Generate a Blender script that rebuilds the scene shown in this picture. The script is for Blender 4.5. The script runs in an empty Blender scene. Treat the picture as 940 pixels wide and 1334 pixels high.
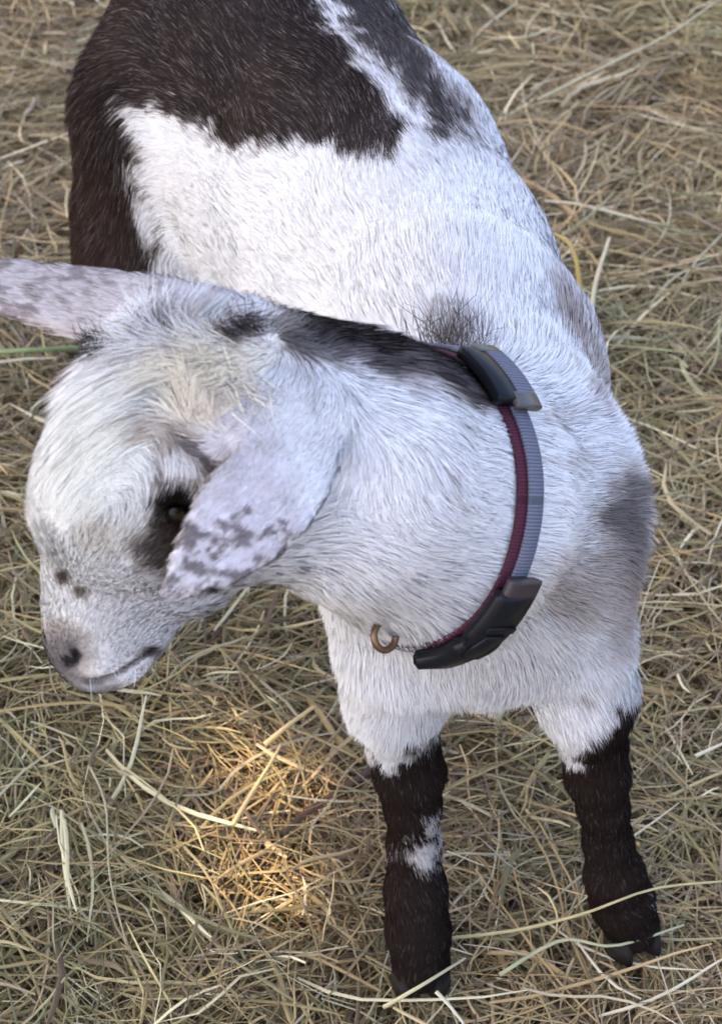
import bpy, math, random
import numpy as np
from mathutils import Vector
from mathutils.kdtree import KDTree

random.seed(7)
rng = np.random.default_rng(7)
C = bpy.context.scene.collection
R = math.radians

# ------------------------------------------------------------------ camera
CAM = np.array([0.0, 0.0, 1.032])
PITCH = R(42.0)
FPX = 3009.0                       # focal length in photograph pixels (940 x 1334)
fw = np.array([0, math.cos(PITCH), -math.sin(PITCH)])
upv = np.array([0, math.sin(PITCH), math.cos(PITCH)])
rt = np.array([1.0, 0, 0])
cam = bpy.data.cameras.new('camera')
cam_o = bpy.data.objects.new('camera', cam)
C.objects.link(cam_o)
cam_o.location = CAM
cam_o.rotation_euler = (math.pi / 2 - PITCH, 0, 0)
cam.sensor_fit = 'VERTICAL'
cam.angle = 2 * math.atan(667.0 / FPX)
cam.clip_start = 0.02
cam.clip_end = 400
cam.dof.use_dof = True
cam.dof.focus_distance = 1.12
cam.dof.aperture_fstop = 12.5
bpy.context.scene.camera = cam_o

# ------------------------------------------------------------------ world, sun, exposure
SUN_EL, SUN_AZ = R(50), R(262)     # azimuth clockwise from +Y
w = bpy.data.worlds.new('World')
bpy.context.scene.world = w
w.use_nodes = True
nt = w.node_tree
bg = nt.nodes['Background']
sky = nt.nodes.new('ShaderNodeTexSky')
sky.sky_type = 'NISHITA'
sky.sun_disc = False
sky.sun_elevation = SUN_EL
sky.sun_rotation = SUN_AZ
sky.air_density = 0.65
sky.dust_density = 5.0
sky.ozone_density = 0.1
nt.links.new(sky.outputs[0], bg.inputs[0])
bg.inputs[1].default_value = 0.15
sun = bpy.data.lights.new('sun', 'SUN')
sun.energy = 2.2
sun.angle = R(0.5)
sun.color = (1.0, 0.74, 0.50)
sun_o = bpy.data.objects.new('sun', sun)
C.objects.link(sun_o)
SUN = np.array([math.sin(SUN_AZ) * math.cos(SUN_EL), math.cos(SUN_AZ) * math.cos(SUN_EL), math.sin(SUN_EL)])
sun_o.rotation_euler = Vector(-SUN).to_track_quat('-Z', 'Y').to_euler()
sun_o.location = (-2, 0, 3)
vs = bpy.context.scene.view_settings
vs.view_transform = 'Standard'
vs.look = 'None'
vs.exposure = 2.6
bpy.context.scene.cycles.diffuse_bounces = 12
bpy.context.scene.cycles.max_bounces = 16
vs.gamma = 1.0

# ------------------------------------------------------------------ helpers
def Wp(px, py, t):
    """point at depth t (metres along the view axis) seen at a pixel of the photograph"""
    return CAM + t * (fw + (px - 470) / FPX * rt + (667 - py) / FPX * upv)

def Gp(px, py, z):
    d = fw + (px - 470) / FPX * rt + (667 - py) / FPX * upv
    return CAM + d * ((z - CAM[2]) / d[2])

def pix(P):
    q = P - CAM
    t = q @ fw
    return 470 + FPX * (q @ rt) / t, 667 - FPX * (q @ upv) / t

def unit(v):
    v = np.asarray(v, float)
    return v / max(np.linalg.norm(v), 1e-9)

def nrows(v):
    return v / np.maximum(np.linalg.norm(v, axis=1, keepdims=True), 1e-9)

def sstep(a, b, x):
    t = np.clip((x - a) / (b - a), 0, 1)
    return t * t * (3 - 2 * t)

def hsh(ix, iy, iz, seed):
    n = (ix * 374761393 + iy * 668265263 + iz * 2147483647 + seed * 1274126177) & 0xFFFFFFFF
    n = ((n ^ (n >> 13)) * 1274126177) & 0xFFFFFFFF
    n = ((n ^ (n >> 16)) * 2246822519) & 0xFFFFFFFF
    return ((n ^ (n >> 15)) & 0xFFFFFF) / float(0xFFFFFF)

def vnoise(P, scale, seed=0):
    """smooth value noise in 0..1; scale = size of a cell in metres"""
    q = P / scale
    i = np.floor(q).astype(np.int64)
    f = q - i
    f = f * f * (3 - 2 * f)
    out = np.zeros(len(P))
    for dx in (0, 1):
        wx = f[:, 0] if dx else 1 - f[:, 0]
        for dy in (0, 1):
            wy = f[:, 1] if dy else 1 - f[:, 1]
            for dz in (0, 1):
                wz = f[:, 2] if dz else 1 - f[:, 2]
                out += wx * wy * wz * hsh(i[:, 0] + dx, i[:, 1] + dy, i[:, 2] + dz, seed)
    return out

def mesh_np(name, V, F, material, parent=None, smooth=True, attrs=None):
    """F: array of triangles or quads, or list of such arrays"""
    me = bpy.data.meshes.new(name)
    Fs = F if isinstance(F, list) else [F]
    V = np.asarray(V, np.float32)
    me.vertices.add(len(V))
    me.vertices.foreach_set('co', V.ravel())
    loops = np.concatenate([f.ravel() for f in Fs]).astype(np.int32)
    sizes = np.concatenate([np.full(len(f), f.shape[1], np.int32) for f in Fs])
    me.loops.add(len(loops))
    me.loops.foreach_set('vertex_index', loops)
    me.polygons.add(len(sizes))
    starts = np.concatenate([[0], np.cumsum(sizes)[:-1]]).astype(np.int32)
    me.polygons.foreach_set('loop_start', starts)
    me.polygons.foreach_set('loop_total', sizes)
    me.update(calc_edges=True)
    me.polygons.foreach_set('use_smooth', np.full(len(sizes), smooth))
    for k, a in (attrs or {}).items():
        if a.shape[1] == 4:
            at = me.attributes.new(k, 'FLOAT_COLOR', 'POINT')
            at.data.foreach_set('color', a.astype(np.float32).ravel())
        else:
            at = me.attributes.new(k, 'FLOAT_VECTOR', 'POINT')
            at.data.foreach_set('vector', a.astype(np.float32).ravel())
    me.materials.append(material)
    o = bpy.data.objects.new(name, me)
    C.objects.link(o)
    if parent is not None:
        o.parent = parent
    return o

def mat(name, col=(0.5, 0.5, 0.5), rough=0.6, metal=0.0, attr=None, nattr=None, noise=None, bump=None, spec=0.3, weave=None):
    m = bpy.data.materials.new(name)
    m.use_nodes = True
    t = m.node_tree
    b = t.nodes['Principled BSDF']
    b.inputs['Base Color'].default_value = (*col, 1)
    b.inputs['Roughness'].default_value = rough
    b.inputs['Metallic'].default_value = metal
    b.inputs['Specular IOR Level'].default_value = spec
    src = None
    if attr:
        a = t.nodes.new('ShaderNodeAttribute')
        a.attribute_name = attr
        src = a.outputs['Color']
        t.links.new(src, b.inputs['Base Color'])
    if nattr:
        a = t.nodes.new('ShaderNodeAttribute')
        a.attribute_name = nattr
        t.links.new(a.outputs['Vector'], b.inputs['Normal'])
    if noise:
        sc, amt = noise
        tc = t.nodes.new('ShaderNodeTexCoord')
        n = t.nodes.new('ShaderNodeTexNoise')
        n.inputs['Scale'].default_value = sc
        n.inputs['Detail'].default_value = 6
        t.links.new(tc.outputs['Object'], n.inputs['Vector'])
        mp = t.nodes.new('ShaderNodeMapRange')
        mp.inputs[3].default_value = 1 - amt
        mp.inputs[4].default_value = 1 + amt
        t.links.new(n.outputs['Fac'], mp.inputs[0])
        mx = t.nodes.new('ShaderNodeVectorMath')
        mx.operation = 'SCALE'
        if src is None:
            mx.inputs[0].default_value = col
        else:
            t.links.new(src, mx.inputs[0])
        t.links.new(mp.outputs[0], mx.inputs['Scale'])
        t.links.new(mx.outputs[0], b.inputs['Base Color'])
        if bump:
            bp = t.nodes.new('ShaderNodeBump')
            bp.inputs['Strength'].default_value = 0.5
            bp.inputs['Distance'].default_value = bump
            t.links.new(n.outputs['Fac'], bp.inputs['Height'])
            t.links.new(bp.outputs[0], b.inputs['Normal'])
    return m

M_FUR = mat('goat_fur', rough=0.62, attr='col', nattr='skin_n', spec=0.0)
M_SKIN = mat('goat_skin', rough=0.75, attr='col', noise=(220, 0.12), bump=0.0006, spec=0.2)
M_HAY = mat('dry_hay', rough=0.55, attr='col', spec=0.3)
M_HAY.node_tree.nodes['Principled BSDF'].inputs['Transmission Weight'].default_value = 0.0
M_HOOF = mat('hoof_horn', (0.010, 0.008, 0.007), 0.6, noise=(160, 0.4), bump=0.0008)
M_BLACK = mat('black_plastic', (0.008, 0.009, 0.012), 0.30, spec=0.14, noise=(90, 0.25), bump=0.0001)
M_GREYP = mat('grey_plastic', (0.06, 0.06, 0.056), 0.4, spec=0.5, noise=(120, 0.25), bump=0.0001)
M_BRASS = mat('aged_brass', (0.17, 0.11, 0.06), 0.42, 0.8, noise=(200, 0.3), bump=0.0002)
M_EYE = mat('eye_wet', (0.010, 0.007, 0.005), 0.22, spec=0.2)
M_LEAF = mat('leaf_green', (0.06, 0.10, 0.03), 0.5, noise=(4, 0.3))
M_BARK = mat('bark', (0.12, 0.09, 0.065), 0.9, noise=(14, 0.5), bump=0.02)

def weave_mat(name, c1, c2):
    m = mat(name, c1, 0.8, spec=0.25)
    t = m.node_tree
    b = t.nodes['Principled BSDF']
    uv = t.nodes.new('ShaderNodeUVMap')
    ch = t.nodes.new('ShaderNodeTexWave')
    ch.wave_type = 'BANDS'
    ch.bands_direction = 'X'
    ch.inputs['Scale'].default_value = 3.6
    ch.inputs['Distortion'].default_value = 1.2
    ch.inputs['Detail'].default_value = 3
    ch.inputs['Detail Scale'].default_value = 3
    t.links.new(uv.outputs[0], ch.inputs['Vector'])
    rp = t.nodes.new('ShaderNodeValToRGB')
    rp.color_ramp.elements[0].color = (*c2, 1)
    rp.color_ramp.elements[1].color = (*c1, 1)
    rp.color_ramp.elements[1].position = 0.55
    t.links.new(ch.outputs['Fac'], rp.inputs[0])
    t.links.new(rp.outputs[0], b.inputs['Base Color'])
    bp = t.nodes.new('ShaderNodeBump')
    bp.inputs['Strength'].default_value = 0.6
    bp.inputs['Distance'].default_value = 0.0004
    t.links.new(ch.outputs['Fac'], bp.inputs['Height'])
    t.links.new(bp.outputs[0], b.inputs['Normal'])
    return m
M_STRAP = weave_mat('grey_lilac_webbing', (0.13, 0.14, 0.185), (0.06, 0.065, 0.10))
M_MAROON = weave_mat('maroon_webbing', (0.07, 0.014, 0.030), (0.03, 0.008, 0.018))

# ------------------------------------------------------------------ goat: bones and flesh as a smooth distance field
PR = []
def prim(a, b, ra, rb, k=0.02, ax=None, s=1.0, g='torso', flow=None, ln=0.012, lift=0.35, wf=None):
    a = np.asarray(a, float); b = np.asarray(b, float)
    if ax is not None and s < .9:
        u_ = unit(b - a); ax = np.asarray(ax, float); ax = ax - u_ * (ax @ u_)
    PR.append(dict(a=a, b=b, ra=ra, rb=rb, k=k, ax=None if ax is None else unit(ax), s=s, g=g,
                   flow=unit(flow) if flow is not None else unit(b - a), ln=ln, lift=lift))

def chain(pts, k=0.012, ax=None, s=1.0, g='torso', flow=None, ln=0.012, lift=0.35):
    for (p, r), (q, r2) in zip(pts[:-1], pts[1:]):
        prim(p, q, r, r2, k, ax, s, g, flow, ln, lift)

V = lambda *a: np.array(a, float)
# torso, from chest back along the curved spine
torso = [(V(.056, .835, .287), .064), (V(.051, .93, .282), .067), (V(.028, 1.02, .276), .071),
         (V(.000, 1.11, .274), .077), (V(-.047, 1.20, .280), .078), (V(-.088, 1.275, .285), .068)]
prim(V(.02, 1.0, .245), V(-.03, 1.13, .235), .060, .066, .04, g='torso', ln=.013, lift=.2)
chain(torso, 0.035, (0, 0, 1), 1.12, 'torso', None, .012, .08)
prim(V(.056, .85, .342), V(.046, .93, .335), .026, .024, .04, g='torso', flow=(0, 1, -.15), ln=.020, lift=.5)   # withers
prim(V(.056, .815, .25), V(.055, .87, .225), .054, .053, .04, g='torso', flow=(0, .2, -1), ln=.022, lift=.35)      # brisket
prim(V(.083, .80, .295), V(.081, .82, .25), .034, .033, .03, g='torso', flow=(.1, .35, -1), ln=.020, lift=.35)
prim(V(.022, .80, .285), V(.024, .83, .25), .034, .037, .03, g='torso', flow=(-.1, .35, -1), ln=.018, lift=.35)
# front legs
legL = [(Gp(513, 850, .235), .026), (Gp(512, 905, .200), .0185), (Gp(525, 970, .158), .0160), (Gp(533, 1008, .140), .0166),
        (Gp(537, 1050, .118), .0134), (Gp(539, 1100, .085), .0126), (Gp(541, 1160, .056), .0152), (Gp(544, 1210, .034), .0160), (Gp(548, 1254, .013), .0152)]
legR = [(Gp(758, 840, .235), .023), (Gp(763, 905, .200), .0185), (Gp(773, 970, .158), .0150), (Gp(777, 1008, .140), .0152),
        (Gp(785, 1052, .115), .0120), (Gp(791, 1095, .085), .0118), (Gp(800, 1140, .056), .0148), (Gp(809, 1172, .034), .0160), (Gp(821, 1204, .013), .0150)]
for L in (legL, legR):
    chain(L[:3], .02, g='front_leg_' + ('a' if L is legL else 'b'), ln=.012, lift=.25)
    chain(L[2:], .006, g='front_leg_' + ('a' if L is legL else 'b'), ln=.0052, lift=.22)
# hind legs
hind = [(V(-.120, 1.215, .265), .057), (V(-.127, 1.19, .19), .043), (V(-.141, 1.20, .145), .031), (V(-.156, 1.245, .135), .0165),
        (V(-.170, 1.225, .08), .0135), (V(-.166, 1.20, .045), .0155), (V(-.160, 1.185, .022), .0155)]
hind2 = [(V(-.03, 1.275, .265), .060), (V(-.012, 1.262, .20), .046), (V(.0, 1.29, .155), .026), (V(.008, 1.33, .135), .0165),
         (V(.010, 1.315, .08), .0135), (V(.012, 1.295, .045), .0155), (V(.014, 1.28, .022), .0155)]
for H, g in ((hind, 'hind_leg_a'), (hind2, 'hind_leg_b')):
    chain(H[:3], .035, g='torso' if 0 else g, flow=(0, .15, -1), ln=.014, lift=.28)
    chain(H[2:], .01, g=g, ln=.007, lift=.22)
# tail
chain([(V(-.13, 1.335, .325), .015), (V(-.15, 1.375, .335), .010), (V(-.165, 1.40, .32), .006)], .015, g='torso', ln=.025)
# neck
NB = V(.058, .815, .305)
n1 = Wp(556, 650, 1.0); n2 = Wp(455, 606, .955); n3 = Wp(340, 568, .935)
fl = unit(n1 - n3)
prim(n1, NB, .055, .064, .04, g='torso', flow=unit(NB - n1), ln=.017, lift=.26)
prim(n2, n1, .050, .055, .02, g='neck', flow=fl, ln=.016, lift=.22)
prim(n3, n2, .0455, .050, .02, g='neck', flow=fl, ln=.014, lift=.22)
# head frame: f to the muzzle, u up from the face, l to the goat's left (towards the camera)
def cdir(x, ydown, z):
    return unit(x * rt - ydown * upv - z * fw)
HF = cdir(-.45, .80, -.40)
HL = cdir(.58, .60, .55)
HL = unit(HL - HF * (HL @ HF))
HU = cdir(-.68, -.015, .734)
HU = unit(HU - HF * (HU @ HF) - HL * (HU @ HL))
HO = Wp(214, 590, .925)
def H(f, u, l):
    return HO + (f * HF + u * HU + l * HL) / 100.0
back = -HF
prim(H(-2.0, -.4, .35), H(.8, .3, .1), .0395, .0400, .02, g='head', flow=back, ln=.014, lift=.3)      # cranium
prim(H(1.2, 1.3, .0), H(2.6, 1.0, 0), .0310, .0285, .015, g='head', flow=back, ln=.012, lift=.35)    # domed forehead
for sd in (1, -1):
    prim(H(1.0, .9, 2.5 * sd), H(2.4, .7, 2.4 * sd), .0150, .0140, .012, g='head', flow=back, ln=.008)   # orbit
    prim(H(0.5, -1.8, 2.3 * sd), H(4.6, -2.5, 1.7 * sd), .0225, .0185, .02, g='head', flow=back, ln=.009)  # cheek
    prim(H(-3.0, -1.8, 2.2 * sd), H(0.5, -2.2, 2.2 * sd), .024, .0225, .02, g='head', flow=back, ln=.012)
    prim(H(9.3, -.6, 1.0 * sd), H(10.3, -1.2, 1.0 * sd), .0105, .0095, .008, g='head', flow=back, ln=.003)   # nostril wings
    prim(H(8.0, -2.1, 1.15 * sd), H(9.9, -2.4, .9 * sd), .0118, .0105, .008, g='head', flow=back, ln=.004)  # upper lips
prim(H(3.0, .5, 0), H(6.5, -.3, 0), .0285, .0215, .02, g='head', flow=back, ln=.008)               # nose bridge
prim(H(6.5, -.3, 0), H(9.8, -1.2, 0), .0205, .0165, .012, g='head', flow=back, ln=.0055)
prim(H(3.0, -2.0, 0), H(9.3, -2.3, 0), .026, .0165, .015, g='head', flow=back, ln=.006)
prim(H(2.0, -3.4, 0), H(8.6, -3.45, 0), .0220, .0100, .012, g='head', flow=back, ln=.008)            # lower jaw
prim(H(8.6, -3.45, 0), H(9.7, -3.2, 0), .0100, .0082, .008, g='head', flow=back, ln=.005)
prim(n3, H(-2.0, -.5, .2), .0445, .040, .02, g='neck', flow=back, ln=.017, lift=.4)
# ears
EN = cdir(.33, -.41, .85)
def PE(px, py):
    d = Wp(px, py, 1.0) - CAM
    return CAM + d * (((Wp(306, 688, .860) - CAM) @ EN) / (d @ EN))
near_ear = [(PE(412, 560), .0115), (PE(380, 600), .0165), (PE(345, 645), .0178), (PE(310, 684), .0165),
            (PE(276, 720), .0108), (PE(250, 745), .0056), (PE(224, 765), .0012)]
chain(near_ear, .006, EN, .17, 'ear_a', ln=.0045, lift=.12)
far_ear = [(Wp(255, 408, .915), .010), (Wp(200, 405, .920), .0118), (Wp(150, 401, .926), .0132), (Wp(95, 392, .933), .0128),
           (Wp(40, 380, .940), .0100), (Wp(0, 371, .945), .0078), (Wp(-40, 361, .950), .0025)]
chain(far_ear, .008, cdir(.05, -.45, .85), .20, 'ear_b', ln=.006, lift=.15)

def sd(P, only=None, weights=False):
    """distance to the goat; with weights also per-primitive distances"""
    P = P.astype(np.float32)
    d = np.full(len(P), 10.0, np.float32)
    allD = []
    for p in PR:
        ab = (p['b'] - p['a']).astype(np.float32)
        q = P - p['a'].astype(np.float32)
        t = np.clip((q @ ab) / max(float(ab @ ab), 1e-9), 0, 1)
        q = q - t[:, None] * ab
        r = p['ra'] + (p['rb'] - p['ra']) * t
        if p['ax'] is not None and p['s'] != 1.0:
            qa = q @ p['ax'].astype(np.float32)
            q2 = np.maximum((q * q).sum(1) - qa * qa, 0)
            rs = r * p['s']
            k0 = np.sqrt(q2 / r**2 + qa**2 / rs**2)
            k1 = np.sqrt(q2 / r**4 + qa**2 / rs**4)
            di = k0 * (k0 - 1) / np.maximum(k1, 1e-6)
        else:
            di = np.sqrt((q * q).sum(1)) - r
        if weights:
            allD.append(di)
        k = p['k']
        h = np.maximum(k - np.abs(d - di), 0) / k
        d = np.minimum(d, di) - h * h * k * 0.25
    # carved mouth, nostrils and eye sockets
    for c in CARVE:
        ab = (c[1] - c[0]).astype(np.float32)
        q = P - c[0].astype(np.float32)
        t = np.clip((q @ ab) / max(float(ab @ ab), 1e-9), 0, 1)
        di = c[2] - np.sqrt(((q - t[:, None] * ab)**2).sum(1))
        k = c[3]
        h = np.maximum(k - np.abs(d - di), 0) / k
        d = np.maximum(d, di) + h * h * k * 0.25
    return (d, np.array(allD)) if weights else d

CARVE = []
mouth_pts = []

def first_hit(px, py, t):
    while t < 1.3:
        p = Wp(px, py, t)
        if float(sd(p[None])[0]) < .0005:
            return p
        t += .0008
    return p
keep_ = PR; PR = [p for p in keep_ if p['g'] == 'head']
eh = (first_hit(231, 678, .84) - HO) @ np.stack([HF, HU, HL], 1) * 100
PR = keep_
EYES = [H(eh[0], eh[1], eh[2] * s_) + unit(HO - H(eh[0], eh[1], eh[2] * s_)) * .0068 for s_ in (1, -1)]
for e_, s_ in zip(EYES, (1, -1)):
    CARVE.append((e_ - unit(HO - e_) * .006, e_ - unit(HO - e_) * .008, .0058, .004))
PR = [p for p in keep_ if p['g'] == 'head']
def to_head(px, py):
    return (first_hit(px, py, .86) - HO) @ np.stack([HF, HU, HL], 1) * 100
nos = [to_head(84, 864), to_head(92, 862), to_head(97, 853)]
mo = [to_head(x_, y_) for x_, y_ in ((112, 890), (135, 887), (158, 878), (180, 863), (197, 850))]
PR = keep_
def to_head2(px, py):
    return (first_hit(px, py, .86) - HO) @ np.stack([HF, HU, HL], 1) * 100
NOSE = []
for s_ in (1, -1):
    m = [H(a_[0], a_[1], a_[2] * s_) for a_ in mo]
    mouth_pts.append(m)
    for a_, b_ in zip(m[:-1], m[1:]):
        CARVE.append((a_, b_, .0016, .002))
    m = [H(a_[0], a_[1], a_[2] * s_) for a_ in nos]
    for a_, b_ in zip(m[:-1], m[1:]):
        CARVE.append((a_, b_, .0019, .003)); NOSE.append((a_, b_))
lo = np.array([-.26, .57, 0.0]); hi = np.array([.21, 1.44, .50])
h = 0.0025
B = 8
nb = np.ceil((hi - lo) / (h * B)).astype(int)
N = nb * B + 1
cc = np.stack(np.meshgrid(*[np.arange(n) for n in nb], indexing='ij'), -1).reshape(-1, 3)
cd = sd(lo + (cc + .5) * B * h)
act = cc[np.abs(cd) < B * h * 1.15 + .004]
F3 = np.full(N, 1.0, np.float32)
ctr = cd.reshape(nb)
F3[:-1, :-1, :-1] = np.repeat(np.repeat(np.repeat(ctr, B, 0), B, 1), B, 2)
loc = np.stack(np.meshgrid(*[np.arange(B + 1)] * 3, indexing='ij'), -1).reshape(-1, 3)
idx = (act[:, None, :] * B + loc[None]).reshape(-1, 3)
for s0 in range(0, len(idx), 400000):
    ii = idx[s0:s0 + 400000]
    F3[ii[:, 0], ii[:, 1], ii[:, 2]] = sd(lo + ii * h)

def surface_nets(F, lo, h):
    s = F < 0
    c = np.zeros(np.array(F.shape) - 1, np.int8)
    for dx in (0, 1):
        for dy in (0, 1):
            for dz in (0, 1):
                c += s[dx:F.shape[0] - 1 + dx, dy:F.shape[1] - 1 + dy, dz:F.shape[2] - 1 + dz]
    cells = np.argwhere((c > 0) & (c < 8))
    vid = np.full(c.shape, -1, np.int32)
    vid[cells[:, 0], cells[:, 1], cells[:, 2]] = np.arange(len(cells))
    acc = np.zeros((len(cells), 3)); cnt = np.zeros(len(cells))
    cor = [(x, y, z) for x in (0, 1) for y in (0, 1) for z in (0, 1)]
    for a in cor:
        for ax in range(3):
            if a[ax] == 0:
                b = list(a); b[ax] = 1
                fa = F[cells[:, 0] + a[0], cells[:, 1] + a[1], cells[:, 2] + a[2]]
                fb = F[cells[:, 0] + b[0], cells[:, 1] + b[1], cells[:, 2] + b[2]]
                m = (fa < 0) != (fb < 0)
                t = np.where(m, fa / np.where(m, fa - fb, 1), 0)
                pos = cells + np.array(a)
                pos = pos.astype(float)
                pos[:, ax] += t
                acc[m] += pos[m]; cnt[m] += 1
    Vv = lo + acc / cnt[:, None] * h
    quads = []
    for ax in range(3):
        o1, o2 = [(1, 2), (2, 0), (0, 1)][ax]
        sa = s; sl = [slice(None)] * 3; sh = [slice(None)] * 3
        sl[ax] = slice(0, -1); sh[ax] = slice(1, None)
        e = sa[tuple(sl)] != sa[tuple(sh)]
        inside = sa[tuple(sl)]
        ee = np.argwhere(e)
        ok = (ee[:, o1] > 0) & (ee[:, o2] > 0) & (ee[:, o1] < F.shape[o1] - 1) & (ee[:, o2] < F.shape[o2] - 1)
        ee = ee[ok]
        d1 = np.zeros(3, int); d1[o1] = 1
        d2 = np.zeros(3, int); d2[o2] = 1
        g = lambda p: vid[p[:, 0], p[:, 1], p[:, 2]]
        q = np.stack([g(ee - d1 - d2), g(ee - d2), g(ee), g(ee - d1)], 1)
        ins = inside[ee[:, 0], ee[:, 1], ee[:, 2]]
        q[~ins] = q[~ins][:, ::-1]
        quads.append(q)
    q = np.concatenate(quads)
    return Vv, q[(q >= 0).all(1)]

GV, GQ = surface_nets(F3, lo, h)
del F3

def grad(P, e=.0012):
    g = np.stack([sd(P + np.eye(3)[i] * e) - sd(P - np.eye(3)[i] * e) for i in range(3)], 1)
    return nrows(g)

# ------------------------------------------------------------------ coat pattern (patches belong to the coat, fixed once on the body)
WHITE = V(.90, .89, .90)
def inpoly(x, y, poly, soft=0):
    """signed distance (pixels, negative inside)"""
    poly = np.asarray(poly, float)
    d = np.full(len(x), 1e9); s = np.ones(len(x))
    n = len(poly)
    for i in range(n):
        a = poly[i]; b = poly[(i + 1) % n]
        e = b - a
        wx = x - a[0]; wy = y - a[1]
        t = np.clip((wx * e[0] + wy * e[1]) / (e @ e + 1e-9), 0, 1)
        d = np.minimum(d, (wx - e[0] * t)**2 + (wy - e[1] * t)**2)
        c1 = y >= a[1]; c2 = y < b[1]; c3 = e[0] * wy > e[1] * wx
        flip = (c1 & c2 & c3) | (~c1 & ~c2 & ~c3)
        s[flip] *= -1
    return s * np.sqrt(d)

def coat(P, grp, nrm):
    """albedo at points of the coat"""
    x, y = pix(P)
    n1_ = vnoise(P, .012, 3); n2_ = vnoise(P, .004, 5); n3_ = vnoise(P, .030, 9)
    jit = rng.normal(0, 1, len(P))
    jx = x + (n1_ - .5) * 26 + (n2_ - .5) * 18 + jit * 5
    jy = y + (vnoise(P, .012, 23) - .5) * 26 + (vnoise(P, .004, 25) - .5) * 18 + rng.normal(0, 5, len(P))
    col = np.tile(WHITE, (len(P), 1)) * (1 - .05 * n3_[:, None])
    def blob(px, py, rx, ry, ang, c, st, mask, soft=.5, X=None, Y=None):
        ca, sa = math.cos(R(ang)), math.sin(R(ang))
        X_ = jx if X is None else X; Y_ = jy if Y is None else Y
        dx = (X_ - px) * ca + (Y_ - py) * sa
        dy = -(X_ - px) * sa + (Y_ - py) * ca
        r = np.sqrt((dx / rx)**2 + (dy / ry)**2)
        wgt = (1 - sstep(1 - soft, 1 + soft, r)) * st * mask
        col[:] = col * (1 - wgt[:, None]) + np.array(c) * wgt[:, None]
    def poly(pts, c, soft, st, mask):
        d = inpoly(jx, jy, pts)
        wgt = (1 - sstep(-soft, soft, d)) * st * mask
        cc_ = np.array(c) if np.ndim(c) == 1 else c
        col[:] = col * (1 - wgt[:, None]) + cc_ * wgt[:, None]
    tor = np.isin(grp, ['torso', 'hind_leg_a', 'hind_leg_b']).astype(float)
    fro = np.isin(grp, ['front_leg_a', 'front_leg_b']).astype(float)
    la = (grp == 'front_leg_a').astype(float); lb = (grp == 'front_leg_b').astype(float)
    nk = (grp == 'neck').astype(float); hd = (grp == 'head').astype(float)
    ea = (grp == 'ear_a').astype(float); eb = (grp == 'ear_b').astype(float)
    BR = V(.023, .0155, .013); BK = V(.0195, .0150, .0140); GR = V(.16, .14, .135)
    # torso: lavender tinge on the left flank, cream on the back
    blob(470, 290, 130, 70, 20, (.82, .78, .72), .35, tor, .9)
    brown = BK[None] * (1 + 1.2 * n3_[:, None]) + sstep(.4, .9, vnoise(P, .03, 41))[:, None] * V(.006, .003, .001)
    grz = (rng.random(len(P)) < .11)[:, None]
    brown = np.where(grz, brown + V(.11, .092, .088), brown)
    poly([(-200, -600), (-200, 1200), (150, 1200), (190, 420), (205, 370), (188, 280), (172, 205), (150, 140), (205, 140), (255, 172),
          (330, 196), (400, 188), (450, 200), (515, 200), (530, 172), (512, 132), (482, 100), (442, 50), (412, 0), (370, -100), (340, -600)],
         brown, 9, 1, tor)
    poly([(415, -40), (432, 0), (460, 50), (505, 92), (540, 120), (560, 175), (590, 190), (612, 165), (600, 130), (560, 70), (520, 0), (500, -600), (380, -600)],
         brown, 10, .95, tor)
    blob(612, 150, 14, 45, -20, (.30, .28, .30), .5, tor, .8)
    blob(115, 430, 60, 220, 0, (.052, .030, .023), .55, tor, .8)
    blob(590, 446, 24, 14, 0, (.36, .31, .28), .35, tor, .8)
    blob(745, 400, 22, 50, -25, (.22, .19, .19), .75, tor, .7)
    blob(783, 480, 16, 60, -12, (.24, .21, .21), .65, tor, .7)
    blob(818, 672, 44, 62, 15, (.10, .085, .082), .92, np.maximum(tor, fro), .6)
    blob(835, 740, 26, 60, 5, (.16, .14, .135), .75, np.maximum(tor, fro), .6)
    blob(770, 755, 60, 40, -20, (.20, .18, .17), .60, np.maximum(tor, fro), .7)
    blob(735, 790, 30, 26, 0, (.22, .20, .19), .5, np.maximum(tor, fro), .7)
    blob(812, 810, 26, 60, 5, (.26, .23, .22), .6, np.maximum(tor, fro), .8)
    blob(735, 540, 40, 14, -10, (.35, .33, .33), .45, tor, .8)
    blob(760, 600, 45, 12, -10, (.35, .33, .33), .35, tor, .8)
    blob(525, 262, 8, 8, 0, (.2, .18, .18), .4, tor, .7)
    # front legs
    poly([(440, 975), (480, 985), (505, 1000), (525, 990), (545, 972), (572, 955), (600, 960), (620, 1400), (430, 1400)], BR, 6, 1, la)
    blob(543, 1122, 27, 13, 12, (.62, .60, .60), 1, la, .35)
    blob(567, 1093, 7, 22, 0, (.62, .60, .60), 1, la, .35)
    poly([(700, 985), (735, 990), (758, 982), (785, 950), (800, 925), (840, 900), (900, 1400), (690, 1400)], BR, 6, 1, lb)
    blob(765, 912, 8, 10, 0, (.2, .18, .17), .6, lb, .6)
    # neck
    hn = np.maximum(hd, nk)
    poly([(352, 385), (400, 395), (500, 420), (580, 440), (640, 480), (650, 520), (625, 535), (600, 518), (570, 500), (520, 492),
          (450, 478), (395, 466), (372, 450), (356, 425)], np.where(grz, BK + V(.07, .06, .055), BK * 1.1), 9, 1, hn)
    blob(520, 490, 110, 18, 14, (.33, .30, .31), .55, nk, .9)
    blob(400, 455, 40, 18, 20, (.3, .28, .28), .5, nk, .8)
    blob(455, 580, 60, 12, -50, (.5, .47, .46), .25, nk, .9)
    # head
    hn = np.maximum(hd, nk)
    blob(255, 485, 95, 55, -20, (.88, .77, .56), .9, hn, .8)
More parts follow.
